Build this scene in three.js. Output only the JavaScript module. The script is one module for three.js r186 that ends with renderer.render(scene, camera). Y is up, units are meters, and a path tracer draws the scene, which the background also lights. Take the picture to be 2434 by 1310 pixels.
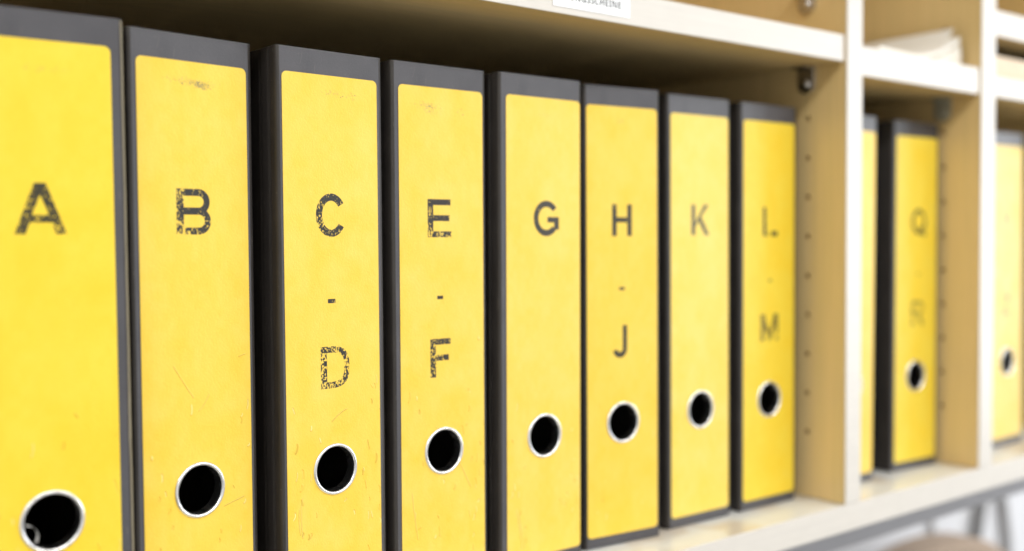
import * as THREE from 'three';
import { mergeGeometries, toCreasedNormals } from 'three/addons/utils/BufferGeometryUtils.js';
import { RoundedBoxGeometry } from 'three/addons/geometries/RoundedBoxGeometry.js';
import { Brush, Evaluator, SUBTRACTION } from 'three-bvh-csg';

// ---------------------------------------------------------------- camera, light, exposure
const scene = new THREE.Scene();
scene.background = new THREE.Color(0, 0, 0);
const camera = new THREE.PerspectiveCamera(2 * Math.atan(655 / 2571.1) * 180 / Math.PI, 1024 / 551, 0.05, 40);
{ // y = 0 is the top of the bottom board, z = 0 the front edge of the shelving, x runs along it
  const yaw = 0.681, pitch = 0.0335, roll = -0.0062;
  const fw = new THREE.Vector3(Math.sin(yaw) * Math.cos(pitch), -Math.sin(pitch), -Math.cos(yaw) * Math.cos(pitch));
  const rt = new THREE.Vector3(Math.cos(yaw), 0, Math.sin(yaw)), up = new THREE.Vector3().crossVectors(rt, fw);
  const r2 = rt.clone().multiplyScalar(Math.cos(roll)).addScaledVector(up, Math.sin(roll));
  const u2 = up.clone().multiplyScalar(Math.cos(roll)).addScaledVector(rt, -Math.sin(roll));
  camera.position.set(0.1524, 0.2138, 0.4978);
  camera.quaternion.setFromRotationMatrix(new THREE.Matrix4().makeBasis(r2, u2, fw.clone().negate()));
  camera.focus = 0.60; camera.userData.fStop = 2.9;
}
scene.add(camera);
const renderer = new THREE.WebGLRenderer({ antialias: true });
renderer.toneMapping = THREE.LinearToneMapping;
renderer.toneMappingExposure = 1.3;
renderer.shadowMap.enabled = true;

const LAMP = 13.5, WINDOW = 4.2;                        // radiance of the ceiling panels and of the daylit window
const FLOOR = -1.1, CEIL = 1.5, WALL_Z = -0.362;

// ---------------------------------------------------------------- small helpers
function rng(seed) { let s = seed >>> 0; return () => { s = (s + 0x6D2B79F5) | 0; let t = Math.imul(s ^ (s >>> 15), 1 | s); t = (t + Math.imul(t ^ (t >>> 7), 61 | t)) ^ t; return ((t ^ (t >>> 14)) >>> 0) / 4294967296; }; }
function valueNoise(seed) {                         // smooth 2-D value noise, 0..1
  const r = rng(seed), T = new Float32Array(65536); for (let i = 0; i < 65536; i++) T[i] = r();
  return (x, y) => {
    const xi = Math.floor(x), yi = Math.floor(y), fx = x - xi, fy = y - yi, u = fx * fx * (3 - 2 * fx), v = fy * fy * (3 - 2 * fy);
    const a = T[(yi & 255) * 256 + (xi & 255)], b = T[(yi & 255) * 256 + ((xi + 1) & 255)], c = T[((yi + 1) & 255) * 256 + (xi & 255)], d = T[((yi + 1) & 255) * 256 + ((xi + 1) & 255)];
    return a + (b - a) * u + (c - a) * v + (a - b - c + d) * u * v;
  };
}
const taken = {};
function numbered(n) { taken[n] = (taken[n] ?? -1) + 1; return taken[n] ? n + '_' + String(taken[n]).padStart(3, '0') : n; }
function part(name, g, m, parent) { const o = new THREE.Mesh(g, m); o.name = name; o.castShadow = o.receiveShadow = true; parent.add(o); return o; }
function thing(name, label, category, group) { const o = new THREE.Group(); o.name = numbered(name); o.userData = { label, category }; if (group) o.userData.group = group; scene.add(o); return o; }
function structure(name, g, m) { const o = part(numbered(name), g, m, scene); o.userData.kind = 'structure'; return o; }
function box(x0, x1, y0, y1, z0, z1, r = 0) {
  const g = r ? new RoundedBoxGeometry(x1 - x0, y1 - y0, z1 - z0, 2, r) : new THREE.BoxGeometry(x1 - x0, y1 - y0, z1 - z0);
  return g.translate((x0 + x1) / 2, (y0 + y1) / 2, (z0 + z1) / 2);
}
function boxUV(g, along = 'z') {                    // uv in metres from the position and the main axis of the normal
  if (g.index) g = g.toNonIndexed();
  const p = g.attributes.position, uv = new Float32Array(p.count * 2), a = new THREE.Vector3(), b = new THREE.Vector3(), c = new THREE.Vector3();
  for (let i = 0; i < p.count; i += 3) {
    a.fromBufferAttribute(p, i); b.fromBufferAttribute(p, i + 1); c.fromBufferAttribute(p, i + 2);
    const n = b.clone().sub(a).cross(c.clone().sub(a)); const ax = Math.abs(n.x), ay = Math.abs(n.y), az = Math.abs(n.z);
    [a, b, c].forEach((v, k) => {
      let s, t;
      if (ax > ay && ax > az) { s = v.y; t = v.z; } else if (ay > az) { s = v.x; t = v.z; } else { s = v.x; t = v.y; }
      uv[(i + k) * 2] = s; uv[(i + k) * 2 + 1] = t;
    });
  }
  g.setAttribute('uv', new THREE.BufferAttribute(uv, 2));
  return g;
}
function dataTex(w, h, f, srgb, rep) {              // f(x, y) -> [r, g, b] 0..255 or one grey value
  const d = new Uint8Array(w * h * 4);
  for (let y = 0; y < h; y++) for (let x = 0; x < w; x++) {
    const v = f(x, y), i = (y * w + x) * 4;
    if (typeof v === 'number') d[i] = d[i + 1] = d[i + 2] = v; else { d[i] = v[0]; d[i + 1] = v[1]; d[i + 2] = v[2]; }
    d[i + 3] = 255;
  }
  const t = new THREE.DataTexture(d, w, h); t.magFilter = THREE.LinearFilter; t.minFilter = THREE.LinearMipmapLinearFilter; t.generateMipmaps = true;
  if (srgb) t.colorSpace = THREE.SRGBColorSpace;
  if (rep) { t.wrapS = t.wrapT = THREE.RepeatWrapping; t.repeat.set(1 / rep[0], 1 / rep[1]); }
  t.needsUpdate = true; return t;
}
const cl = (v) => Math.max(0, Math.min(255, v));
const n1 = valueNoise(11), n2 = valueNoise(22), n3 = valueNoise(33);
function toSRGB(l) { return 255 * (l <= 0.0031308 ? 12.92 * l : 1.055 * Math.pow(l, 1 / 2.4) - 0.055); }

// ---------------------------------------------------------------- materials
// birch veneer: uv.x runs across the grain, uv.y along it
function birch(seed, lin) {
  const base = lin.map(toSRGB), a = valueNoise(seed), b = valueNoise(seed + 1);
  const map = dataTex(512, 512, (x, y) => {
    const wob = 6 * a(x / 60, y / 256 * 2), g = b((x + wob * 4) / 4, y / 128 * 2) - 0.5, f = a(x / 1.3, y / 16) - 0.5, q = b(x / 90, y / 128) - 0.5;
    const s = 1 + 0.04 * g + 0.03 * f + 0.06 * q; return [cl(base[0] * s), cl(base[1] * (s - 0.01 * g)), cl(base[2] * (s + 0.03 * q))];
  }, true, [0.35, 0.9]);
  const bump = dataTex(256, 256, (x, y) => 128 + 60 * (a(x / 1.2, y / 20) - 0.5) + 30 * (b(x / 5, y / 60) - 0.5), false, [0.12, 0.4]);
  return new THREE.MeshPhysicalMaterial({ map, bumpMap: bump, bumpScale: 0.00012, roughness: 0.42, clearcoat: 0.25, clearcoatRoughness: 0.3 });
}
const BIRCH = [0.69, 0.51, 0.235];
const woodSide = birch(101, BIRCH), woodShelf = birch(202, BIRCH);
const edgeMat = new THREE.MeshPhysicalMaterial({
  map: dataTex(256, 256, (x, y) => { const s = 1 + 0.025 * (n1(x / 40, y / 6) - 0.5) + 0.012 * (n2(x / 9, y / 30) - 0.5); return [cl(213 * s), cl(208 * s), cl(201 * s)]; }, true, [0.3, 0.06]),
  roughness: 0.38, bumpMap: dataTex(128, 128, (x, y) => 128 + 70 * (n3(x / 6, y / 6) - 0.5), false, [0.05, 0.05]), bumpScale: 0.00003,
});
// the lacquered bottom board, with random whitish patches in its colour
const boardMat = (() => {
  const a = valueNoise(501), b = valueNoise(502), base = [0.66, 0.59, 0.50].map(toSRGB), paleTone = [0.74, 0.745, 0.735].map(toSRGB);
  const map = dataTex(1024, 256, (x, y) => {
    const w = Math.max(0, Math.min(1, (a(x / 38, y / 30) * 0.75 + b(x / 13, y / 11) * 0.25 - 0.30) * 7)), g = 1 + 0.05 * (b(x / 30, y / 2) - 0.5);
    return [0, 1, 2].map((k) => cl((base[k] + (paleTone[k] - base[k]) * w) * g));
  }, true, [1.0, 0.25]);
  return new THREE.MeshPhysicalMaterial({ map, roughness: 0.34, clearcoat: 0.3, clearcoatRoughness: 0.22 });
})();
// black embossed paper of the files: fine grain, dust, pale scuffs
function blackPaper(seed, scuffs, tone) {
  const r = rng(seed), S = 1024, c = document.createElement('canvas'); c.width = c.height = S; const g = c.getContext('2d');
  g.fillStyle = tone; g.fillRect(0, 0, S, S);
  const a = valueNoise(seed + 3), id = g.getImageData(0, 0, S, S);
  for (let i = 0; i < S * S; i++) { const x = i % S, y = (i / S) | 0, q = 9 * (a(x / 1.6, y / 1.6) - 0.5) + 8 * (a(x / 50 + 40, y / 90) - 0.5); for (let k = 0; k < 3; k++) id.data[i * 4 + k] = cl(id.data[i * 4 + k] + q); }
  g.putImageData(id, 0, 0);
  for (let i = 0; i < 260; i++) { g.fillStyle = `rgba(${150 + 50 * r()},${145 + 45 * r()},${135 + 40 * r()},${0.15 + 0.5 * r()})`; g.beginPath(); g.arc(r() * S, r() * S, 0.5 + 1.1 * r() * r(), 0, 7); g.fill(); }
  for (let i = 0; i < scuffs; i++) {
    const x = r() * S, y = r() * S; g.strokeStyle = `rgba(150,140,128,${0.12 + 0.3 * r()})`; g.lineWidth = 0.6 + 1.4 * r();
    g.beginPath();
    if (r() < 0.4) g.ellipse(x, y, 3 + 6 * r(), 4 + 8 * r(), r() * 3, r() * 3, 3 + r() * 3); else { g.moveTo(x, y); g.quadraticCurveTo(x + 8 * (r() - 0.5), y + 20 * r(), x + 14 * (r() - 0.5), y + 50 * r()); }
    g.stroke();
  }
  const map = new THREE.CanvasTexture(c); map.colorSpace = THREE.SRGBColorSpace; map.wrapS = map.wrapT = THREE.RepeatWrapping; map.repeat.set(1 / 0.16, 1 / 0.16);
  return map;
}
const grain = dataTex(256, 256, (x, y) => 128 + 90 * (n1(x / 2.2, y / 2.2) - 0.5) + 50 * (n2(x / 5, y / 5) - 0.5), false, [0.045, 0.045]);
const black = new THREE.MeshPhysicalMaterial({ map: blackPaper(7, 70, 'rgb(75,74,79)'), bumpMap: grain, bumpScale: 0.00008, roughness: 0.41 });
const blackCover = new THREE.MeshPhysicalMaterial({ map: blackPaper(17, 260, 'rgb(46,42,39)'), bumpMap: grain, bumpScale: 0.0001, roughness: 0.6 });
const sheenMat = new THREE.MeshStandardMaterial({ map: dataTex(64, 256, (x, y) => { const v = 1 + 0.3 * (n1(x / 3, y / 5) - 0.5); return [cl(128 * v), cl(120 * v), cl(101 * v)]; }, true), roughness: 0.7 });
const fibre = new THREE.MeshStandardMaterial({ color: new THREE.Color(0.1, 0.098, 0.095), roughness: 0.9 });
const metal = new THREE.MeshStandardMaterial({ color: new THREE.Color(0.86, 0.86, 0.87), metalness: 1, roughness: 0.24 });
const darkMetal = new THREE.MeshStandardMaterial({ color: new THREE.Color(0.62, 0.6, 0.59), metalness: 1, roughness: 0.16 });
const greyBarMat = new THREE.MeshStandardMaterial({ color: new THREE.Color(0.34, 0.34, 0.37), roughness: 0.5, bumpMap: grain, bumpScale: 0.00005 });
const paper = new THREE.MeshStandardMaterial({ map: dataTex(128, 128, (x, y) => { const v = 232 + 8 * (n2(x / 3, y / 3) - 0.5); return [v, v - 3, v - 10]; }, true, [0.05, 0.05]), roughness: 0.85, side: THREE.DoubleSide });
const pages = new THREE.MeshStandardMaterial({ map: dataTex(256, 8, (x) => { const v = 205 + 60 * (n3(x / 1.1, 3) - 0.5); return [v, v - 3, v - 12]; }, true, [0.03, 0.1]), roughness: 0.9 });
const cardboard = new THREE.MeshStandardMaterial({ map: dataTex(256, 256, (x, y) => { const s = 1 + 0.07 * (n1(x / 3, y / 3) - 0.5) + 0.06 * (n2(x / 40, y / 30) - 0.5); return [cl(226 * s), cl(207 * s), cl(184 * s)]; }, true, [0.2, 0.2]), roughness: 0.8 });
const plaster = (r, g, b, seed) => { const a = valueNoise(seed), B = [r, g, b].map(toSRGB); return new THREE.MeshStandardMaterial({ map: dataTex(256, 256, (x, y) => { const s = 1 + 0.02 * (a(x / 30, y / 30) - 0.5) + 0.02 * (a(x / 3, y / 3) - 0.5); return B.map((v) => cl(v * s)); }, true, [0.6, 0.6]), bumpMap: dataTex(128, 128, (x, y) => 128 + 80 * (a(x / 3, y / 3) - 0.5), false, [0.1, 0.1]), bumpScale: 0.0006, roughness: 0.9 }); };

// ---------------------------------------------------------------- the setting
const sheet = (x0, x1, y0, y1, z0, z1) => boxUV(box(x0, x1, y0, y1, z0, z1));
const X0 = -1.8, X1 = 3.6, Z1 = 2.6;
const wallMat = plaster(0.74, 0.75, 0.79, 71);
structure('back_wall', sheet(X0, X1, FLOOR, CEIL, WALL_Z - 0.1, WALL_Z), wallMat);
structure('opposite_wall', sheet(X0, X1, FLOOR, CEIL, Z1, Z1 + 0.1), plaster(0.72, 0.71, 0.69, 72));
structure('floor', sheet(X0 - 0.1, X1 + 0.1, FLOOR - 0.1, FLOOR, WALL_Z - 0.1, Z1 + 0.1), plaster(0.36, 0.35, 0.33, 73));
structure('ceiling', sheet(X0 - 0.1, X1 + 0.1, CEIL, CEIL + 0.1, WALL_Z - 0.1, Z1 + 0.1), plaster(0.8, 0.8, 0.78, 74));
const endMat = plaster(0.72, 0.72, 0.71, 75);
structure('end_wall', sheet(X0 - 0.1, X0, FLOOR, CEIL, WALL_Z - 0.1, Z1 + 0.1), endMat);
const WY0 = -0.35, WY1 = 1.15, WZ0 = 0.45, WZ1 = 2.3;      // window opening in the far end wall
structure('end_wall', mergeGeometries([sheet(X1, X1 + 0.1, FLOOR, WY0, WALL_Z - 0.1, Z1 + 0.1), sheet(X1, X1 + 0.1, WY1, CEIL, WALL_Z - 0.1, Z1 + 0.1), sheet(X1, X1 + 0.1, WY0, WY1, WALL_Z - 0.1, WZ0), sheet(X1, X1 + 0.1, WY0, WY1, WZ1, Z1 + 0.1)]), endMat);

function areaLight(parent, w, h, at, target, rgb, intensity) {
  const l = new THREE.RectAreaLight(new THREE.Color(...rgb), intensity, w, h); l.name = 'glow'; l.position.set(...at); parent.add(l); l.lookAt(new THREE.Vector3(...target)); return l;
}
{ // daylit window at the end of the aisle: it gives the sheen on the far spines and the light from the right
  const o = thing('window', 'white framed daylit window in the end wall of the aisle', 'window');
  const glow = new THREE.MeshStandardMaterial({ color: 0x000000, emissive: new THREE.Color(0.9, 0.95, 1), emissiveIntensity: 1 });
  part('pane', box(X1 + 0.06, X1 + 0.07, WY0, WY1, WZ0, WZ1), glow, o);
  const fm = new THREE.MeshStandardMaterial({ color: new THREE.Color(0.75, 0.75, 0.74), roughness: 0.4 });
  for (const z of [WZ0 + 0.025, WZ1 - 0.025]) part('frame', box(X1 + 0.002, X1 + 0.05, WY0, WY1, z - 0.025, z + 0.025), fm, o);
  for (const y of [WY0 + 0.025, WY1 - 0.025]) part('frame', box(X1 + 0.003, X1 + 0.049, y - 0.025, y + 0.025, WZ0 + 0.05, WZ1 - 0.05), fm, o);
  areaLight(o, WZ1 - WZ0 - 0.12, WY1 - WY0 - 0.12, [X1 - 0.01, (WY0 + WY1) / 2, (WZ0 + WZ1) / 2], [0, (WY0 + WY1) / 2, (WZ0 + WZ1) / 2], [0.92, 0.96, 1], WINDOW);
}
{ // ceiling panels over the aisle
  const glow = new THREE.MeshStandardMaterial({ color: 0x000000, emissive: new THREE.Color(1, 0.98, 0.94), emissiveIntensity: 1 });
  const body = new THREE.MeshStandardMaterial({ color: new THREE.Color(0.7, 0.7, 0.7), roughness: 0.5 });
  [[-1.1, 1.2], [0.35, 1.2], [1.8, 1.2]].forEach(([x, z], i) => {
    const o = thing('ceiling_light', ['flat white ceiling light panel farthest from the window', 'flat white ceiling light panel in the middle of the row', 'flat white ceiling light panel next to the window'][i], 'ceiling light', 'ceiling light panels over the aisle');
    part('housing', box(x - 0.62, x + 0.62, CEIL - 0.05, CEIL - 0.001, z - 0.17, z + 0.17, 0.006), body, o);
    part('diffuser', box(x - 0.6, x + 0.6, CEIL - 0.058, CEIL - 0.049, z - 0.15, z + 0.15), glow, o);
    areaLight(o, 1.2, 0.3, [x, CEIL - 0.064, z], [x, 0, z], [1, 0.98, 0.94], LAMP);
  });
}

// ---------------------------------------------------------------- the shelving
const DEPTH = 0.335, TOP = 0.78;
const unit = thing('shelving_unit', 'birch shelving unit with pale edges holding the row of yellow labelled files', 'shelves');
const ev = new Evaluator(); ev.useGroups = false;
const HOLE0 = 0.3103, HOLE_Z = -0.0371;
function upright(x0, x1) {
  const panel = new Brush(box(x0, x1, 0.0006, TOP, -DEPTH, -0.0012)); panel.updateMatrixWorld();
  const pins = [];
  for (let k = -13; k < 9; k++) for (const z of [HOLE_Z, -0.27]) for (const s of [0, 1]) {
    const c = new THREE.CylinderGeometry(0.0026, 0.0026, 0.018, 20).rotateZ(Math.PI / 2).translate(s ? x1 : x0, HOLE0 - 0.032 * k, z); pins.push(c);
  }
  const cut = new Brush(mergeGeometries(pins)); cut.updateMatrixWorld();
  const g = ev.evaluate(panel, cut, SUBTRACTION).geometry;
  const o = part('upright', boxUVside(g), woodSide, unit);
  part('edge_banding', boxUV(box(x0, x1, 0.0006, TOP, -0.0012, 0, 0.0005)), edgeMat, o);
  return o;
}
function boxUVside(g) {                             // grain runs upright
  g = boxUV(g); const uv = g.attributes.uv, p = g.attributes.position;
  for (let i = 0; i < uv.count; i++) uv.setXY(i, p.getZ(i) + p.getX(i) * 0.37, p.getY(i));
  g.computeVertexNormals(); return g;
}
function boxUVlong(g) { g = boxUV(g); const uv = g.attributes.uv, p = g.attributes.position; for (let i = 0; i < uv.count; i++) uv.setXY(i, p.getZ(i) + p.getY(i), p.getX(i)); return g; }
const U1 = [0.8966, 0.9174], U2 = [1.1072, 1.1312], U0 = [-0.03, -0.009], U3 = [1.36, 1.382];
[U0, U1, U2, U3].forEach((u) => upright(...u));
{
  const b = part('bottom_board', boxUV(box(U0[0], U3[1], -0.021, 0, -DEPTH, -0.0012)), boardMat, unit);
  part('edge_banding', boxUV(box(U0[0], U3[1], -0.0212, 0.0003, -0.0012, 0, 0.0006)), edgeMat, b);
  part('grey_bar', boxUV(box(U0[0], U3[1], -0.062, -0.0212, -0.075, -0.055, 0.002)), greyBarMat, unit);  // plain grey bar set back under the bottom board
  part('back_panel', boxUVlong(box(U0[0], U3[1], -0.02, TOP, -DEPTH - 0.006, -DEPTH - 0.0004)), woodShelf, unit);
}
function shelf(x0, x1, y0, y1) {
  const s = part('shelf', boxUVlong(box(x0 + 0.0012, x1 - 0.0012, y0, y1, -DEPTH + 0.004, -0.0032)), woodShelf, unit);
  part('edge_banding', boxUV(box(x0 + 0.0012, x1 - 0.0012, y0 - 0.0002, y1 + 0.0002, -0.0032, -0.002, 0.0005)), edgeMat, s);
  return s;
}
shelf(U0[1], U1[0], 0.3523, 0.3726); shelf(U1[1], U2[0], 0.3434, 0.3664); shelf(U2[1], U3[0], 0.3434, 0.3613); shelf(U2[1], U3[0], 0.4000, 0.4225);
shelf(U0[1], U1[0], 0.62, 0.64); shelf(U1[1], U2[0], 0.62, 0.64); shelf(U2[1], U3[0], 0.62, 0.64);
function pin(x, y, m) {                             // spoon pin: peg in the hole, rounded plate and lip under the shelf, round boss
  const s = new THREE.Shape(); s.moveTo(-0.0075, 0.0092); s.lineTo(0.0075, 0.0092); s.lineTo(0.0075, -0.004); s.absarc(0, -0.004, 0.0075, 0, -Math.PI, true); s.closePath();
  const plate = new THREE.ExtrudeGeometry(s, { depth: 0.0018, bevelEnabled: true, bevelSize: 0.0006, bevelThickness: 0.0006, bevelSegments: 3, curveSegments: 16 }).rotateY(-Math.PI / 2).translate(x - 0.0007, y, HOLE_Z);
  const peg = new THREE.CylinderGeometry(0.0024, 0.0024, 0.008, 16).rotateZ(Math.PI / 2).translate(x + 0.003, y, HOLE_Z);
  const lip = new RoundedBoxGeometry(0.011, 0.002, 0.0146, 2, 0.0008).translate(x - 0.0075, y + 0.0085, HOLE_Z);
  const boss = new THREE.SphereGeometry(0.0036, 20, 12).scale(0.6, 1, 1).translate(x - 0.0038, y - 0.004, HOLE_Z + 0.001);
  part('shelf_pin', mergeGeometries([plate, peg, lip, boss].map((g) => { g = g.index ? g.toNonIndexed() : g; g.deleteAttribute('uv'); return g; })), m, unit);
}
const palePlastic = new THREE.MeshStandardMaterial({ color: new THREE.Color(0.3, 0.29, 0.23), roughness: 0.35 });
pin(U1[0], 0.3423, darkMetal); pin(U1[0], 0.4063, darkMetal); pin(U2[0], 0.3334, palePlastic); pin(U3[0], 0.3334, palePlastic);
{ // paper strip stuck on the shelf edge
  const c = document.createElement('canvas'); c.width = 1024; c.height = 256; const g = c.getContext('2d');
  g.fillStyle = '#f3f4f7'; g.fillRect(0, 0, 1024, 256); g.fillStyle = '#34363b'; g.font = 'bold 104px sans-serif'; g.textAlign = 'right'; g.textBaseline = 'alphabetic';
  const txt = 'UNGSSCHEINE', w = g.measureText(txt).width; g.save(); g.translate(905, 172); g.scale(700 / w, 1); g.fillText(txt, 0, 0); g.restore();
  g.strokeStyle = 'rgba(70,72,76,.5)'; g.lineWidth = 7; g.beginPath(); g.arc(1040, -6, 34, 1.7, 3.2); g.stroke();
  const t = new THREE.CanvasTexture(c); t.colorSpace = THREE.SRGBColorSpace;
  const o = part('shelf_label', new THREE.BoxGeometry(0.066, 0.0152, 0.0003).translate(0.6567 - 0.033, 0.3562 + 0.0076, -0.0017), new THREE.MeshStandardMaterial({ map: t, roughness: 0.6 }), unit);
  o.userData.label = 'white printed paper label stuck on the shelf edge';
}

// ---------------------------------------------------------------- lettering (drawn in millimetres, cap height h)
const T = 4.1, BAR = 3.5;
const GLYPH = {
  A(g, w, h) { const t = 4.6; g.moveTo(0, h); g.lineTo(w / 2 - 2.5, 0); g.lineTo(w / 2 + 2.5, 0); g.lineTo(w, h); g.lineTo(w - t, h); g.lineTo(w - t - 1.9, h - 5.2); g.lineTo(t + 1.9, h - 5.2); g.lineTo(t, h); g.closePath(); g.moveTo(t + 3.0, h - 8.6); g.lineTo(w - t - 3.0, h - 8.6); g.lineTo(w / 2, 5.2); g.closePath(); g.fill('evenodd'); },
  B(g, w, h) { const m = h * 0.485; g.fillRect(0, 0, T, h); g.lineWidth = BAR; g.beginPath(); const r = (m - BAR / 2) / 2 + 0.0; g.moveTo(1, BAR / 2); g.lineTo(w - 1.2 - r - 2, BAR / 2); g.arc(w - 2.4 - r, BAR / 2 + r, r, -1.57, 1.57); g.lineTo(1, m); g.stroke(); const q = (h - m - BAR / 2) / 2; g.beginPath(); g.moveTo(1, m); g.lineTo(w - 2 - q, m); g.arc(w - 1.9 - q, m + q, q, -1.57, 1.57); g.lineTo(1, h - BAR / 2); g.stroke(); },
  C(g, w, h) { g.lineWidth = 4.0; g.beginPath(); g.ellipse(w / 2 + 0.3, h / 2, w / 2 - 1.9, h / 2 - 1.9, 0, -0.62, -Math.PI * 2 + 0.60, true); g.stroke(); },
  D(g, w, h) { g.fillRect(0, 0, T, h); g.lineWidth = BAR; g.beginPath(); g.moveTo(1, BAR / 2); g.lineTo(w * 0.4, BAR / 2); g.bezierCurveTo(w - 2 - 0.5, BAR / 2, w - 2, h * 0.3, w - 2, h / 2); g.bezierCurveTo(w - 2, h * 0.7, w - 2.5, h - BAR / 2, w * 0.4, h - BAR / 2); g.lineTo(1, h - BAR / 2); g.stroke(); },
  E(g, w, h) { g.fillRect(0, 0, T, h); g.fillRect(1, 0, w - 1.4, BAR); g.fillRect(1, h * 0.42, w - 2.2, BAR); g.fillRect(1, h - BAR, w - 1, BAR); },
  F(g, w, h) { g.fillRect(0, 0, T, h); g.fillRect(1, 0, w - 1, BAR); g.fillRect(1, h * 0.42, w - 2.4, BAR); },
  G(g, w, h) { g.lineWidth = 4.0; g.beginPath(); g.ellipse(w / 2, h / 2, w / 2 - 1.9, h / 2 - 1.9, 0, -0.66, -Math.PI * 2 + 0.72, true); g.stroke(); g.fillRect(w * 0.54, h * 0.46, w * 0.46, BAR); g.fillRect(w - T, h * 0.46, T, h * 0.36); },
  H(g, w, h) { g.fillRect(0, 0, T, h); g.fillRect(w - T, 0, T, h); g.fillRect(1, h * 0.41, w - 2, BAR); },
  J(g, w, h) { g.lineWidth = 3.9; g.beginPath(); g.moveTo(w - 2, 0); g.lineTo(w - 2, h - w / 2 + 0.5); g.arc(w / 2, h - w / 2 + 0.3, w / 2 - 2, 0, 2.95); g.stroke(); },
  K(g, w, h) { g.fillRect(0, 0, T, h); g.beginPath(); g.moveTo(T - 0.3, h * 0.62); g.lineTo(w - 5.6, 0); g.lineTo(w - 0.4, 0); g.lineTo(w * 0.53, h * 0.39); g.lineTo(w, h); g.lineTo(w - 5.2, h); g.lineTo(w * 0.4, h * 0.53); g.lineTo(T - 0.3, h * 0.76); g.closePath(); g.fill(); },
  L(g, w, h) { g.fillRect(0, 0, T, h); g.fillRect(1, h - BAR, w - 1, BAR); },
  M(g, w, h) { const t = 3.9; g.fillRect(0, 0, t, h); g.fillRect(w - t, 0, t, h); g.beginPath(); g.moveTo(0, 0); g.lineTo(5.4, 0); g.lineTo(w / 2, h * 0.7); g.lineTo(w - 5.4, 0); g.lineTo(w, 0); g.lineTo(w / 2 + 2, h); g.lineTo(w / 2 - 2, h); g.closePath(); g.fill(); },
  Q(g, w, h) { g.lineWidth = 4.0; g.beginPath(); g.ellipse(w / 2, h / 2, w / 2 - 1.9, h / 2 - 1.9, 0, 0, 7); g.stroke(); g.beginPath(); g.moveTo(w * 0.55, h * 0.72); g.lineTo(w * 0.95, h + 0.8); g.stroke(); },
  R(g, w, h) { const m = h * 0.5; g.fillRect(0, 0, T, h); g.lineWidth = BAR; const r = (m - BAR / 2) / 2; g.beginPath(); g.moveTo(1, BAR / 2); g.lineTo(w - 3 - r, BAR / 2); g.arc(w - 2.6 - r, BAR / 2 + r, r, -1.57, 1.57); g.lineTo(1, m); g.stroke(); g.lineWidth = 4; g.beginPath(); g.moveTo(w * 0.48, m); g.lineTo(w - 2, h); g.stroke(); },
  Y(g, w, h) { g.lineWidth = 4.1; g.beginPath(); g.moveTo(2, 0); g.lineTo(w / 2, h * 0.56); g.lineTo(w - 2, 0); g.moveTo(w / 2, h * 0.5); g.lineTo(w / 2, h); g.stroke(); },
  Z(g, w, h) { g.fillRect(0, 0, w, BAR); g.fillRect(0, h - BAR, w, BAR); g.beginPath(); g.moveTo(w - 5.4, BAR - 0.2); g.lineTo(w, BAR - 0.2); g.lineTo(5.4, h - BAR + 0.2); g.lineTo(0, h - BAR + 0.2); g.closePath(); g.fill(); },
  '-'(g, w, h) { g.fillRect(0, 0, w, h); },
};
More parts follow.
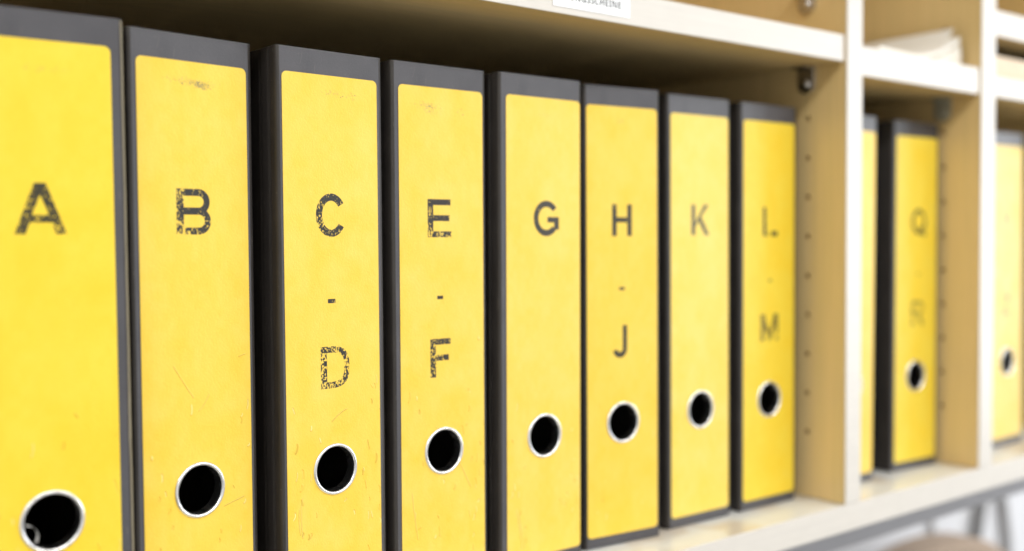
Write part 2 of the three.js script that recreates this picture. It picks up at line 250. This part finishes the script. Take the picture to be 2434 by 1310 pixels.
// ---------------------------------------------------------------- the yellow spine labels
const LW = 0.0625, LH = 0.2972, LB = 0.007, ML = 0.0029, RING_Y = 0.0849, RING_R = 0.0146;
function spineLabel(o) {
  const W = o.fine ? 512 : 256, H = o.fine ? 2048 : 1024, sx = W / (LW * 1000), sy = H / (LH * 1000), r = rng(o.seed), a = valueNoise(o.seed + 1), b = valueNoise(o.seed + 2);
  const c = document.createElement('canvas'); c.width = W; c.height = H; const g = c.getContext('2d');
  const id = g.createImageData(W, H), base = o.yellow.map(toSRGB), k = o.fine ? 1 : 2;
  for (let y = 0; y < H; y++) for (let x = 0; x < W; x++) {
    const X = x * k, Y = y * k, i = (y * W + x) * 4;
    const cloud = a(X / 90, Y / 110) * 0.6 + b(X / 28, Y / 34) * 0.4 - 0.5, fib = b(X / 1.7, Y / 5) - 0.5, fine = a(X / 1.5, Y / 1.5) - 0.5;
    const s = 1 + 0.035 * fine + 0.02 * fib;
    id.data[i] = cl(base[0] * s); id.data[i + 1] = cl(base[1] * s * (1 + 0.045 * cloud)); id.data[i + 2] = cl(base[2] * s * (1 + 0.42 * cloud) + 6 * fine); id.data[i + 3] = 255;
  }
  g.putImageData(id, 0, 0);
  // relief: paper tooth, dents, creases
  const bc = document.createElement('canvas'); bc.width = W; bc.height = H; const bg = bc.getContext('2d'), bd = bg.createImageData(W, H);
  for (let y = 0; y < H; y++) for (let x = 0; x < W; x++) { const X = x * k, Y = y * k, i = (y * W + x) * 4, v = 128 + 12 * (a(X / 2, Y / 2) - 0.5) + 10 * (b(X / 6, Y / 7) - 0.5) + 34 * (b(X / 120, Y / 130) - 0.5); bd.data[i] = bd.data[i + 1] = bd.data[i + 2] = v; bd.data[i + 3] = 255; }
  bg.putImageData(bd, 0, 0);
  const px = (u) => ((u / 1000 + ML + LW) / LW) * W, py = (v) => (1 - (v / 1000 - LB) / LH) * H;    // file millimetres (u from the right edge, v from the foot) to pixels
  const line = (pts, w, ink, tone) => { for (const [q, st, lw] of [[bg, tone, w * 1.8], ...(ink ? [[g, ink, w]] : [])]) { q.strokeStyle = st; q.lineWidth = lw * sx; q.lineCap = 'round'; q.beginPath(); q.moveTo(px(pts[0]), py(pts[1])); if (pts.length > 4) q.quadraticCurveTo(px(pts[2]), py(pts[3]), px(pts[4]), py(pts[5])); else q.lineTo(px(pts[2]), py(pts[3])); q.stroke(); } };
  for (let i = 0; i < o.dents; i++) {               // small knocks, most of them low down and near the edges
    const u = r() < 0.6 ? -62 + 60 * (r() < 0.5 ? r() * 0.22 : 1 - r() * 0.22) : -62 + 58 * r(), v = 12 + 110 * r() * (0.35 + r()), l = 1 + 6 * r() * r(), d = (r() - 0.5) * 2.4;
    line([u, v, u + d + 0.6, v + l / 2, u + d, v + l], 0.25 + 0.35 * r(), r() < 0.65 ? (r() < 0.7 ? 'rgba(255,246,190,.6)' : 'rgba(190,150,30,.5)') : null, r() < 0.5 ? 'rgba(20,20,20,.65)' : 'rgba(235,235,235,.6)');
  }
  for (const s of o.creases ?? []) line(s, 0.22, 'rgba(255,244,180,.4)', 'rgba(235,235,235,.7)');
  for (const [u, v, n, wd, dark] of o.smudges ?? []) for (let i = 0; i < n; i++) { // grey rubbed dirt
    g.fillStyle = r() < dark ? `rgba(70,72,84,${0.1 + 0.4 * r()})` : `rgba(160,150,120,${0.1 + 0.25 * r()})`;
    const q = (r() + r() + r() - 1.5); g.beginPath(); g.ellipse(px(u + q * wd), py(v + (r() + r() - 1) * 2.2 - q * 0.6), (0.15 + 0.5 * r() * r()) * sx, (0.1 + 0.25 * r()) * sy, 0.2, 0, 7); g.fill();
  }
  for (const t of o.text) {
    const [ch, u0, u1, v0, v1, wear, ink = 0.9, side] = t, w = u1 - u0, h = v1 - v0, m = document.createElement('canvas'); m.width = Math.ceil((w + 4) * sx); m.height = Math.ceil((h + 4) * sy);
    const q = m.getContext('2d'); q.scale(sx, sy); q.translate(2, 2); q.fillStyle = q.strokeStyle = 'rgb(22,22,25)'; q.beginPath(); GLYPH[ch](q, w, h);
    const md = q.getImageData(0, 0, m.width, m.height), na = valueNoise(o.seed * 7 + ch.charCodeAt(0)), nb = valueNoise(o.seed * 5 + ch.charCodeAt(0));
    for (let y = 0; y < m.height; y++) for (let x = 0; x < m.width; x++) {
      const X = x / sx, Y = y / sy, i = (y * m.width + x) * 4 + 3; if (!md.data[i]) continue;
      const n = 0.5 * na(X / 0.62, Y / 0.95) + 0.28 * nb(X / 0.3, Y / 0.45) + 0.22 * na(X / 3.1 + 50, Y / 3.7), lc = side ? side(X / w, Y / h) : 0;
      const f = Math.max(0, Math.min(1, (n - (0.14 + 0.36 * (wear + lc))) * 12));
      md.data[i] = md.data[i] * f * Math.min(1, ink * 1.07) * (0.9 + 0.1 * nb(X / 0.25, Y / 0.25));
    }
    q.setTransform(1, 0, 0, 1, 0, 0); q.putImageData(md, 0, 0);
    g.drawImage(m, px(u0) - 2 * sx, py(v1) - 2 * sy);
  }
  const map = new THREE.CanvasTexture(c); map.colorSpace = THREE.SRGBColorSpace; const bump = new THREE.CanvasTexture(bc);
  for (const t of [map, bump]) { t.anisotropy = 8; }
  return new THREE.MeshPhysicalMaterial({ map, bumpMap: bump, bumpScale: 0.0012, roughness: 0.42 });
}
const roundRect = (s, x0, y0, x1, y1, r) => { s.moveTo(x0 + r, y0); s.lineTo(x1 - r, y0); s.absarc(x1 - r, y0 + r, r, -Math.PI / 2, 0); s.lineTo(x1, y1 - r); s.absarc(x1 - r, y1 - r, r, 0, Math.PI / 2); s.lineTo(x0 + r, y1); s.absarc(x0 + r, y1 - r, r, Math.PI / 2, Math.PI); s.lineTo(x0, y0 + r); s.absarc(x0 + r, y0 + r, r, Math.PI, Math.PI * 1.5); return s; };
const labelGeo = (() => {
  const s = roundRect(new THREE.Shape(), -ML - LW, LB, -ML, LB + LH, 0.003), h = new THREE.Path(); h.absarc(-ML - LW / 2, RING_Y, RING_R - 0.0006, 0, Math.PI * 2, true); s.holes.push(h);
  const g = new THREE.ExtrudeGeometry(s, { depth: 0.00018, bevelEnabled: false, curveSegments: 20 }), uv = g.attributes.uv;
  const p = g.attributes.position; for (let i = 0; i < uv.count; i++) uv.setXY(i, (p.getX(i) + ML + LW) / LW, (p.getY(i) - LB) / LH);
  return g.translate(0, 0, 0.0001);
})();
const ringGeo = new THREE.LatheGeometry([[0.01235, -0.006], [0.01235, -0.0006], [0.01245, 0.0002], [0.0127, 0.0008], [0.0132, 0.00125], [0.0137, 0.0013], [0.0142, 0.001], [0.0145, 0.0005], [0.01465, 0.0001], [0.0145, -0.0004]].map(([x, y]) => new THREE.Vector2(x, y)), 64).rotateX(Math.PI / 2).translate(-ML - LW / 2, RING_Y, 0);
// ---------------------------------------------------------------- the lever arch files
const SH = 0.3177, BOARD = 0.0024, FD = 0.284;
const RR = 0.0024, RL = 0.0024;                     // corner radii of the right and the left joint
function spineGeo(SW, EX) {
  const s = new THREE.Shape(); s.moveTo(-SW + RL, 0); s.lineTo(-RR, 0); s.lineTo(-RR, SH); s.lineTo(-SW + RL, SH); s.closePath();
  const h = new THREE.Path(); h.absarc(-ML - LW / 2 - EX, RING_Y, 0.0134, 0, Math.PI * 2, true); s.holes.push(h);
  return boxUVflat(new THREE.ExtrudeGeometry(s, { depth: BOARD, bevelEnabled: false, curveSegments: 24 }).translate(0, 0, -BOARD));
}
function boxUVflat(g) { const uv = g.attributes.uv, p = g.attributes.position; for (let i = 0; i < uv.count; i++) uv.setXY(i, p.getX(i) - p.getZ(i), p.getY(i)); return g; }
function coverGeo(SW, yaw, right, seed) {               // plan outline of one cover with its rounded joint and the two hinge grooves, drawn up to the full height
  const d = new THREE.Vector2(Math.cos(yaw), Math.sin(yaw)), pt = (u, b) => new THREE.Vector2(u * d.x - b * d.y * 0, u * d.y + b), out = [], inn = [];  // plan axes: x, and depth to the back
  const sgn = right ? 1 : -1, c0 = right ? new THREE.Vector2(0, 0) : d.clone().multiplyScalar(-SW), R = right ? RR : RL, a0 = c0.clone().addScaledVector(d, -sgn * R), nrm = new THREE.Vector2(-d.y, d.x);
  const a1 = new THREE.Vector2(c0.x, c0.y + R * 1.15);
  for (let i = 0; i <= 8; i++) { const t = i / 8, p = new THREE.Vector2(); p.x = (1 - t) ** 2 * a0.x + 2 * t * (1 - t) * c0.x + t * t * a1.x; p.y = (1 - t) ** 2 * a0.y + 2 * t * (1 - t) * c0.y + t * t * a1.y; out.push(p); }
  const x = c0.x, y = c0.y, groove = (b, w, dep) => { for (const [q, e] of [[-1, 0], [-0.5, 0.55], [0, 1], [0.5, 0.55], [1, 0]]) out.push(new THREE.Vector2(x - sgn * dep * e, y + b + q * w)); };
  groove(0.0085, 0.0016, 0.0008); groove(0.0185, 0.0014, 0.0007);
  const end = FD + y * 0; out.push(new THREE.Vector2(x, FD)); out.push(new THREE.Vector2(x - sgn * BOARD, FD));
  out.push(new THREE.Vector2(x - sgn * BOARD, y + R * 1.15 + BOARD * 0.4), new THREE.Vector2(x - sgn * (BOARD * 1.2), y + BOARD + 0.0006), a0.clone().addScaledVector(nrm, BOARD));
  const s = new THREE.Shape(out.map((p) => new THREE.Vector2(p.x, p.y)));
  let g = new THREE.ExtrudeGeometry(s, { depth: SH, bevelEnabled: false });
  g = g.rotateX(-Math.PI / 2);                      // plan (x, back) -> x, -z ; extrusion -> +y
  const uv = g.attributes.uv, p = g.attributes.position; for (let i = 0; i < uv.count; i++) uv.setXY(i, p.getZ(i) + p.getX(i) * 0.9 + seed * 0.23, p.getY(i) + seed * 0.31);
  return toCreasedNormals(g, 0.6);
}
const FILES = [
  { n: 'A', x: 0.3325, z: -0.0175, yaw: -0.4, lean: 0.3038, seed: 1, fine: 1, yellow: [0.87, 0.617, 0.035], dents: 46, text: [['A', -47.2, -24.6, 216.6, 239.7, 0.42, 0.86, (x, y) => 0.28 * (y - 0.4)]], smudges: [[-32, 291, 60, 11, 0.1]] },
  { n: 'B', x: 0.4096, z: -0.0395, yaw: 8.27, lean: 0.085, seed: 2, fine: 1, yellow: [0.87, 0.585, 0.06], dents: 40, text: [['B', -44.9, -25.2, 216.5, 239.7, 0.2, 0.94, (x, y) => (x < 0.34 ? 0.33 : 0) + (y > 0.78 ? 0.36 : 0)]], smudges: [[-35, 294, 170, 13, 0.35], [-30, 292.8, 190, 6, 0.8]], creases: [[-48, 150, -42, 140, -37, 133], [-28, 134, -31, 128, -34, 126], [-10, 152, -6, 153], [-20, 74, -8, 77]] },
  { n: 'C-D', x: 0.4888, z: -0.0365, yaw: 4.59, lean: 0.074, seed: 3, fine: 1, yellow: [0.87, 0.591, 0.07], dents: 46, text: [['C', -45.2, -25.4, 215.1, 239, 0.3, 0.93, (x, y) => (x < 0.25 ? 0.35 : 0) + (y > 0.75 ? 0.25 : 0)], ['-', -37.9, -32.9, 178.1, 180.4, 0.32, 0.95], ['D', -43.1, -23.7, 130.5, 153.9, 0.78, 0.93]], smudges: [[-30, 294.5, 60, 10, 0.35], [-20, 294, 12, 2, 0.9]], creases: [[-36, 112, -30, 117, -26, 118], [-58, 66, -59, 60, -57.5, 52], [-56, 72, -58, 62, -56, 50]] },
  { n: 'E-F', x: 0.5658, z: -0.0378, yaw: 1.1, lean: -0.045, seed: 4, fine: 1, yellow: [0.87, 0.591, 0.075], dents: 40, text: [['E', -45.1, -27.6, 214.6, 237.4, 0.28, 0.93, (x, y) => (x < 0.3 ? 0.18 : 0) + (y > 0.8 ? 0.28 : 0)], ['-', -38.5, -34.1, 177.2, 179.2, 0.1, 0.92], ['F', -43.9, -28.7, 130, 153.2, 0.62, 0.93]], smudges: [[-44, 293, 130, 8, 0.5], [-42, 290, 60, 7, 0.3], [-20, 291, 20, 6, 0.2]], creases: [[-58, 62, -57, 50, -54, 34], [-40, 100, -30, 92, -14, 60]] },
  { n: 'G', x: 0.6442, z: -0.0347, yaw: -0.3, lean: -0.23, seed: 5, fine: 1, yellow: [0.87, 0.599, 0.085], dents: 24, text: [['G', -42.9, -21.5, 215, 237.7, 0.0, 0.88]], smudges: [[-34, 293, 20, 10, 0.1]], creases: [[-58, 40, -55, 24, -53, 12], [-56, 36, -53, 22, -51, 14]] },
  { n: 'H-J', x: 0.7197, z: -0.0347, yaw: -5.84, lean: 0, seed: 6, fine: 1, yellow: [0.87, 0.591, 0.065], dents: 10, text: [['H', -43.5, -26, 214.8, 236.9, 0.1, 0.88], ['-', -37.4, -32.5, 177.3, 179.4, 0.1, 0.8], ['J', -43.1, -30.4, 130.5, 152.8, 0.08, 0.85]], smudges: [[-36, 294, 25, 9, 0.2]] },
  { n: 'K', x: 0.8036, z: -0.0398, yaw: -1.04, lean: 0.1045, seed: 7, fine: 0, yellow: [0.86, 0.63, 0.1], dents: 8, text: [['K', -43.7, -24.3, 215.4, 237.9, 0.22, 0.72]] },
  { n: 'L-M', x: 0.8839, z: -0.0389, yaw: -0.82, lean: -0.04, seed: 8, fine: 0, yellow: [0.86, 0.62, 0.038], dents: 8, text: [['L', -41.9, -24.2, 214.5, 237, 0.04, 0.93, (x, y) => (x > 0.3 && x < 0.68 ? 1.2 : 0)], ['-', -35.6, -30.8, 178.2, 180.5, 0.5, 0.5], ['M', -44.8, -23, 131.4, 152.6, 0.55, 0.62, (x, y) => 0.3 * (y - 0.5)]] },
  { n: 'N', x: 0.9945, z: -0.0378, yaw: 0.28, lean: -0.7, seed: 9, fine: 0, yellow: [0.87, 0.599, 0.07], dents: 8, text: [] },
  { n: 'Q-R', x: 1.1007, z: -0.0389, yaw: -3.3, lean: -0.288, seed: 10, fine: 0, yellow: [0.86, 0.635, 0.05], dents: 8, text: [['Q', -42, -20, 214.9, 238.5, 0.42, 0.66], ['-', -34, -29, 177.5, 179.5, 0.5, 0.4], ['R', -41.5, -21.5, 131.6, 154.2, 0.72, 0.55]] },
  { n: 'Z', x: 1.2738, z: -0.0407, yaw: 0.55, lean: 0.5, seed: 12, fine: 0, yellow: [0.86, 0.62, 0.14], dents: 6, text: [['Y', -46, -28, 214.5, 237, 0.75, 0.45], ['-', -38, -34, 177.5, 179.5, 0.6, 0.4], ['Z', -46, -28, 132.3, 154, 0.78, 0.45]] },
];
const LABELS = {
  A: 'black lever arch file with yellow spine label lettered A, pulled forward of its neighbours', B: 'black lever arch file with yellow spine label lettered B, spine turned askew',
  'C-D': 'black lever arch file with yellow spine label lettered C - D in worn ink', 'E-F': 'black lever arch file with yellow spine label lettered E - F in worn ink',
  G: 'black lever arch file with yellow spine label lettered G', 'H-J': 'black lever arch file with yellow spine label lettered H - J', K: 'black lever arch file with yellow spine label lettered K',
  'L-M': 'black lever arch file with yellow spine label lettered L - M, beside the drilled upright', N: 'black lever arch file half hidden by the upright, left neighbour of the Q - R file',
  'Q-R': 'black lever arch file with yellow spine label in faded letters Q - R', Z: 'black lever arch file with pale yellow spine label and barely legible letters',
};
const EXTRA = { A: 3.6, B: 1, 'C-D': 1.2, G: -1.2 };                                                                      // black right of the label beyond the usual 2.9 mm
const MARGIN = { A: 4, B: 4.8, 'C-D': 3.6, 'E-F': 5.2, G: 6.2, 'H-J': 2.6, K: 4, 'L-M': 4, N: 4, 'Q-R': 5, Z: 4 };   // black left of the label, mm
for (const f of FILES) {
  const EX = (EXTRA[f.n] ?? 0) / 1000, SW = ML + LW + MARGIN[f.n] / 1000 + EX;
  const o = thing('lever_arch_file', LABELS[f.n], 'file', 'lever arch files standing in the shelves'), yaw = f.yaw * Math.PI / 180, lean = f.lean * Math.PI / 180;
  o.position.set(f.x, 0.0007 + Math.max(0, SW * Math.sin(lean)), f.z); o.rotation.z = lean;
  const sp = part('spine', spineGeo(SW, EX), black, o); sp.rotation.y = yaw; sp.position.set(EX * Math.cos(yaw), 0, -EX * Math.sin(yaw));
  const lab = part('spine_label', labelGeo, spineLabel(f), o); lab.rotation.y = yaw;
  const ring = part('finger_ring', ringGeo, metal, o); ring.rotation.y = yaw;
  for (const side of [true, false]) part('cover', coverGeo(SW, yaw, side, f.seed + (side ? 0 : 5)), blackCover, o).position.copy(sp.position);
  part('paper_block', boxUV(box(-SW + 0.012, -0.012, 0.008, 0.302, -FD + 0.006, -0.13)), pages, o);
  if (f.n === 'A') { // bent tongue of metal inside the finger ring, and a khaki strip painting the sheen on the right-hand joint
    const g = new THREE.CylinderGeometry(0.0056, 0.0056, 0.004, 24, 1, true, 0, 2.0).rotateX(Math.PI / 2), p = g.attributes.position, c = Math.PI * 1.145, mid = new THREE.Vector2(Math.cos(c), Math.sin(c));
    for (let i = 0; i < p.count; i++) { const t = (i % 25) / 24, a = c + Math.PI + (t - 0.5) * 2.1; p.setXYZ(i, -ML - LW / 2 + mid.x * 0.0130 + 0.0054 * Math.cos(a), RING_Y + mid.y * 0.0130 + 0.0054 * Math.sin(a), i < 25 ? 0.0006 : -0.003); }
    g.computeVertexNormals(); const m2 = new THREE.MeshStandardMaterial({ color: new THREE.Color(0.72, 0.71, 0.68), roughness: 0.35, side: THREE.DoubleSide }); part('ring_tongue', g, m2, ring);
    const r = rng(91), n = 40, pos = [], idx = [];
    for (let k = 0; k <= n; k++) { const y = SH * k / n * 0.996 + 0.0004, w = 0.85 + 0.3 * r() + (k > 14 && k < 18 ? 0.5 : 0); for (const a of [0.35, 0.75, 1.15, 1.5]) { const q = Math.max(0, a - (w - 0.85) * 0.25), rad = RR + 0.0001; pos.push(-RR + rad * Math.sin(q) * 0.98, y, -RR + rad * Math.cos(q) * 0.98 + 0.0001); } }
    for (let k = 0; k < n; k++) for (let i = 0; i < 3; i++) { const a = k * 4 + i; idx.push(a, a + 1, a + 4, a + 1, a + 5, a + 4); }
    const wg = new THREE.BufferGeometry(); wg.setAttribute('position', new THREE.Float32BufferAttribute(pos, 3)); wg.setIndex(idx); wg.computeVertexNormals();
    part('sheen_strip', wg, sheenMat, o).position.copy(sp.position);
  }
  if (f.fine) { // fibres standing up from the frayed top edge
    const r = rng(f.seed * 31), gs = [];
    for (let k = 0; k < 70; k++) { const l = 0.0005 + 0.0016 * r() * r(), u = -SW + 0.001 + (SW - 0.002) * (r() < 0.35 ? r() * 0.12 : r()); gs.push(new THREE.ConeGeometry(0.00007, l, 3).translate(0, l / 2, 0).rotateZ((r() - 0.5) * 2.2).rotateX((r() - 0.2) * 1.2).translate(u * Math.cos(yaw), SH - 0.0001, -u * Math.sin(yaw) - 0.0022 * r())); }
    part('frayed_edge', mergeGeometries(gs), fibre, o).position.copy(sp.position);
  }
}

// ---------------------------------------------------------------- things on the upper shelves
{ // sheets curling up against the second upright
  const o = thing('paper_stack', 'curled sheets of white paper on the small shelf, leaning up the upright', 'paper');
  const surf = (off, x0, z0, z1, lift) => {
    const nx = 24, nz = 6, pos = [], idx = [], top = [];
    for (let j = 0; j <= nz; j++) for (let i = 0; i <= nx; i++) { const s = i / nx, t = j / nz, x = x0 + (1.1005 - x0) * s, k = Math.max(0, (s - 0.35) / 0.65); top.push([x - 0.004 * k * k, 0.3669 + off * (1 + 0.3 * k) + lift * (1 - 0.12 * t) * Math.pow(k, 1.9), z0 + (z1 - z0) * t - 0.01 * s]); }
    return { top, nx, nz };
  };
  const solid = (lo, hi) => { // closed sheet between two surfaces
    const { nx, nz } = lo, n = lo.top.length, pos = [...lo.top, ...hi.top].flat(), idx = [], at = (i, j) => j * (nx + 1) + i;
    for (let j = 0; j < nz; j++) for (let i = 0; i < nx; i++) { const a = at(i, j), b = at(i + 1, j), c = at(i, j + 1), d = at(i + 1, j + 1); idx.push(a, b, c, b, d, c, n + a, n + c, n + b, n + b, n + c, n + d); }
    for (let i = 0; i < nx; i++) for (const j of [0, nz]) { const a = at(i, j), b = at(i + 1, j); idx.push(a, n + a, b, b, n + a, n + b); }
    for (let j = 0; j < nz; j++) for (const i of [0, nx]) { const a = at(i, j), b = at(i, j + 1); idx.push(a, b, n + a, b, n + b, n + a); }
    const g = new THREE.BufferGeometry(); g.setAttribute('position', new THREE.Float32BufferAttribute(pos, 3)); g.setIndex(idx); const q = boxUV(g); q.computeVertexNormals(); return q;
  };
  part('sheets', solid(surf(0.0002, 0.95, -0.006, -0.25, 0.024), surf(0.0040, 0.95, -0.006, -0.25, 0.024)), paper, o);
  part('folded_sheet', solid(surf(0.0044, 1.0, -0.012, -0.26, 0.031), surf(0.0050, 1.0, -0.012, -0.26, 0.031)), paper, o);
  const fl = new THREE.Shape(); fl.moveTo(1.02, 0.3667); fl.lineTo(1.0985, 0.3667); fl.quadraticCurveTo(1.1002, 0.378, 1.0968, 0.3893); fl.lineTo(1.083, 0.3826); fl.lineTo(1.06, 0.3749); fl.lineTo(1.03, 0.3686); fl.closePath();
  part('front_flap', boxUV(new THREE.ExtrudeGeometry(fl, { depth: 0.0005, bevelEnabled: false }).translate(0, 0, -0.0165)), paper, o);
}
{ // flat box in the slot of the last bay
  const o = thing('flat_box', 'flat cream cardboard box in the low slot above the palest file', 'box');
  part('tray', boxUV(box(1.14, 1.345, 0.3616, 0.3845, -0.27, -0.012, 0.001)), cardboard, o);
  part('gap_shade', boxUV(box(1.139, 1.346, 0.3848, 0.3868, -0.271, -0.022, 0.0008)), new THREE.MeshStandardMaterial({ color: new THREE.Color(0.03, 0.03, 0.035), roughness: 0.5 }), o);  // near-black slab standing in for the shadowed gap above the box
}
// ---------------------------------------------------------------- below the shelving
function cable(name, label, pts, r, c) {
  const o = new THREE.Mesh(new THREE.TubeGeometry(new THREE.CatmullRomCurve3(pts.map((p) => new THREE.Vector3(...p))), 60, r, 10), new THREE.MeshStandardMaterial({ color: new THREE.Color(c, c, c * 1.03), roughness: 0.5 }));
  o.name = numbered(name); o.userData = { label, category: 'cable', group: 'cables hanging on the wall' }; o.castShadow = o.receiveShadow = true; scene.add(o);
}
cable('cable', 'thick grey cable hanging in a bend down the white wall', [[1.79, -0.022, -0.352], [1.80, -0.14, -0.351], [1.79, -0.2, -0.351], [1.77, -0.27, -0.351], [1.755, -0.36, -0.351], [1.75, -0.6, -0.352], [1.75, FLOOR + 0.012, -0.35]], 0.0085, 0.2);
cable('cable', 'light grey cable running down the wall beside the thick one', [[1.83, -0.022, -0.353], [1.835, -0.15, -0.353], [1.86, -0.21, -0.353], [1.88, -0.3, -0.353], [1.885, -0.6, -0.353], [1.885, FLOOR + 0.012, -0.352]], 0.007, 0.36);
cable('cable', 'thin pale cable running straight down the wall near the chair', [[1.655, -0.022, -0.356], [1.652, -0.2, -0.356], [1.648, -0.5, -0.356], [1.648, FLOOR + 0.01, -0.355]], 0.004, 0.5);
{ // padded chair pushed under the shelving: only the rounded top of its backrest shows
  const o = thing('chair', 'taupe padded chair with rounded backrest against the wall below the shelves', 'chair');
  const fab = new THREE.MeshStandardMaterial({ map: dataTex(128, 128, (x, y) => { const s = 1 + 0.25 * (n1(x / 1.5, y / 1.5) - 0.5); return [cl(168 * s), cl(150 * s), cl(134 * s)]; }, true, [0.04, 0.04]), roughness: 0.95 });
  const legm = new THREE.MeshStandardMaterial({ color: new THREE.Color(0.12, 0.12, 0.12), roughness: 0.4, metalness: 0.5 });
  const s = new THREE.Shape(); s.moveTo(-0.2, 0); s.lineTo(0.2, 0); s.lineTo(0.205, 0.3); s.bezierCurveTo(0.2, 0.4, 0.1, 0.425, 0, 0.425); s.bezierCurveTo(-0.1, 0.425, -0.2, 0.4, -0.205, 0.3); s.closePath();
  const cx = 1.44, top = -0.180;
  part('backrest', boxUV(new THREE.ExtrudeGeometry(s, { depth: 0.03, bevelEnabled: true, bevelSize: 0.014, bevelThickness: 0.016, bevelSegments: 5, curveSegments: 24 }).translate(cx, top - 0.439, -0.26)), fab, o);
  part('seat', boxUV(new RoundedBoxGeometry(0.44, 0.07, 0.42, 4, 0.03).translate(cx, FLOOR + 0.45, 0.0)), fab, o);
  for (const [dx, dz] of [[-0.19, -0.18], [0.19, -0.18], [-0.19, 0.18], [0.19, 0.18]]) part('leg', new THREE.CylinderGeometry(0.014, 0.011, 0.416, 12).translate(cx + dx, FLOOR + 0.209, dz), legm, o);
  for (const dx of [-0.15, 0.15]) part('back_post', new THREE.CylinderGeometry(0.012, 0.012, 0.25, 12).rotateX(-0.12).translate(cx + dx, FLOOR + 0.5, -0.225), legm, o);
}
renderer.render(scene, camera);
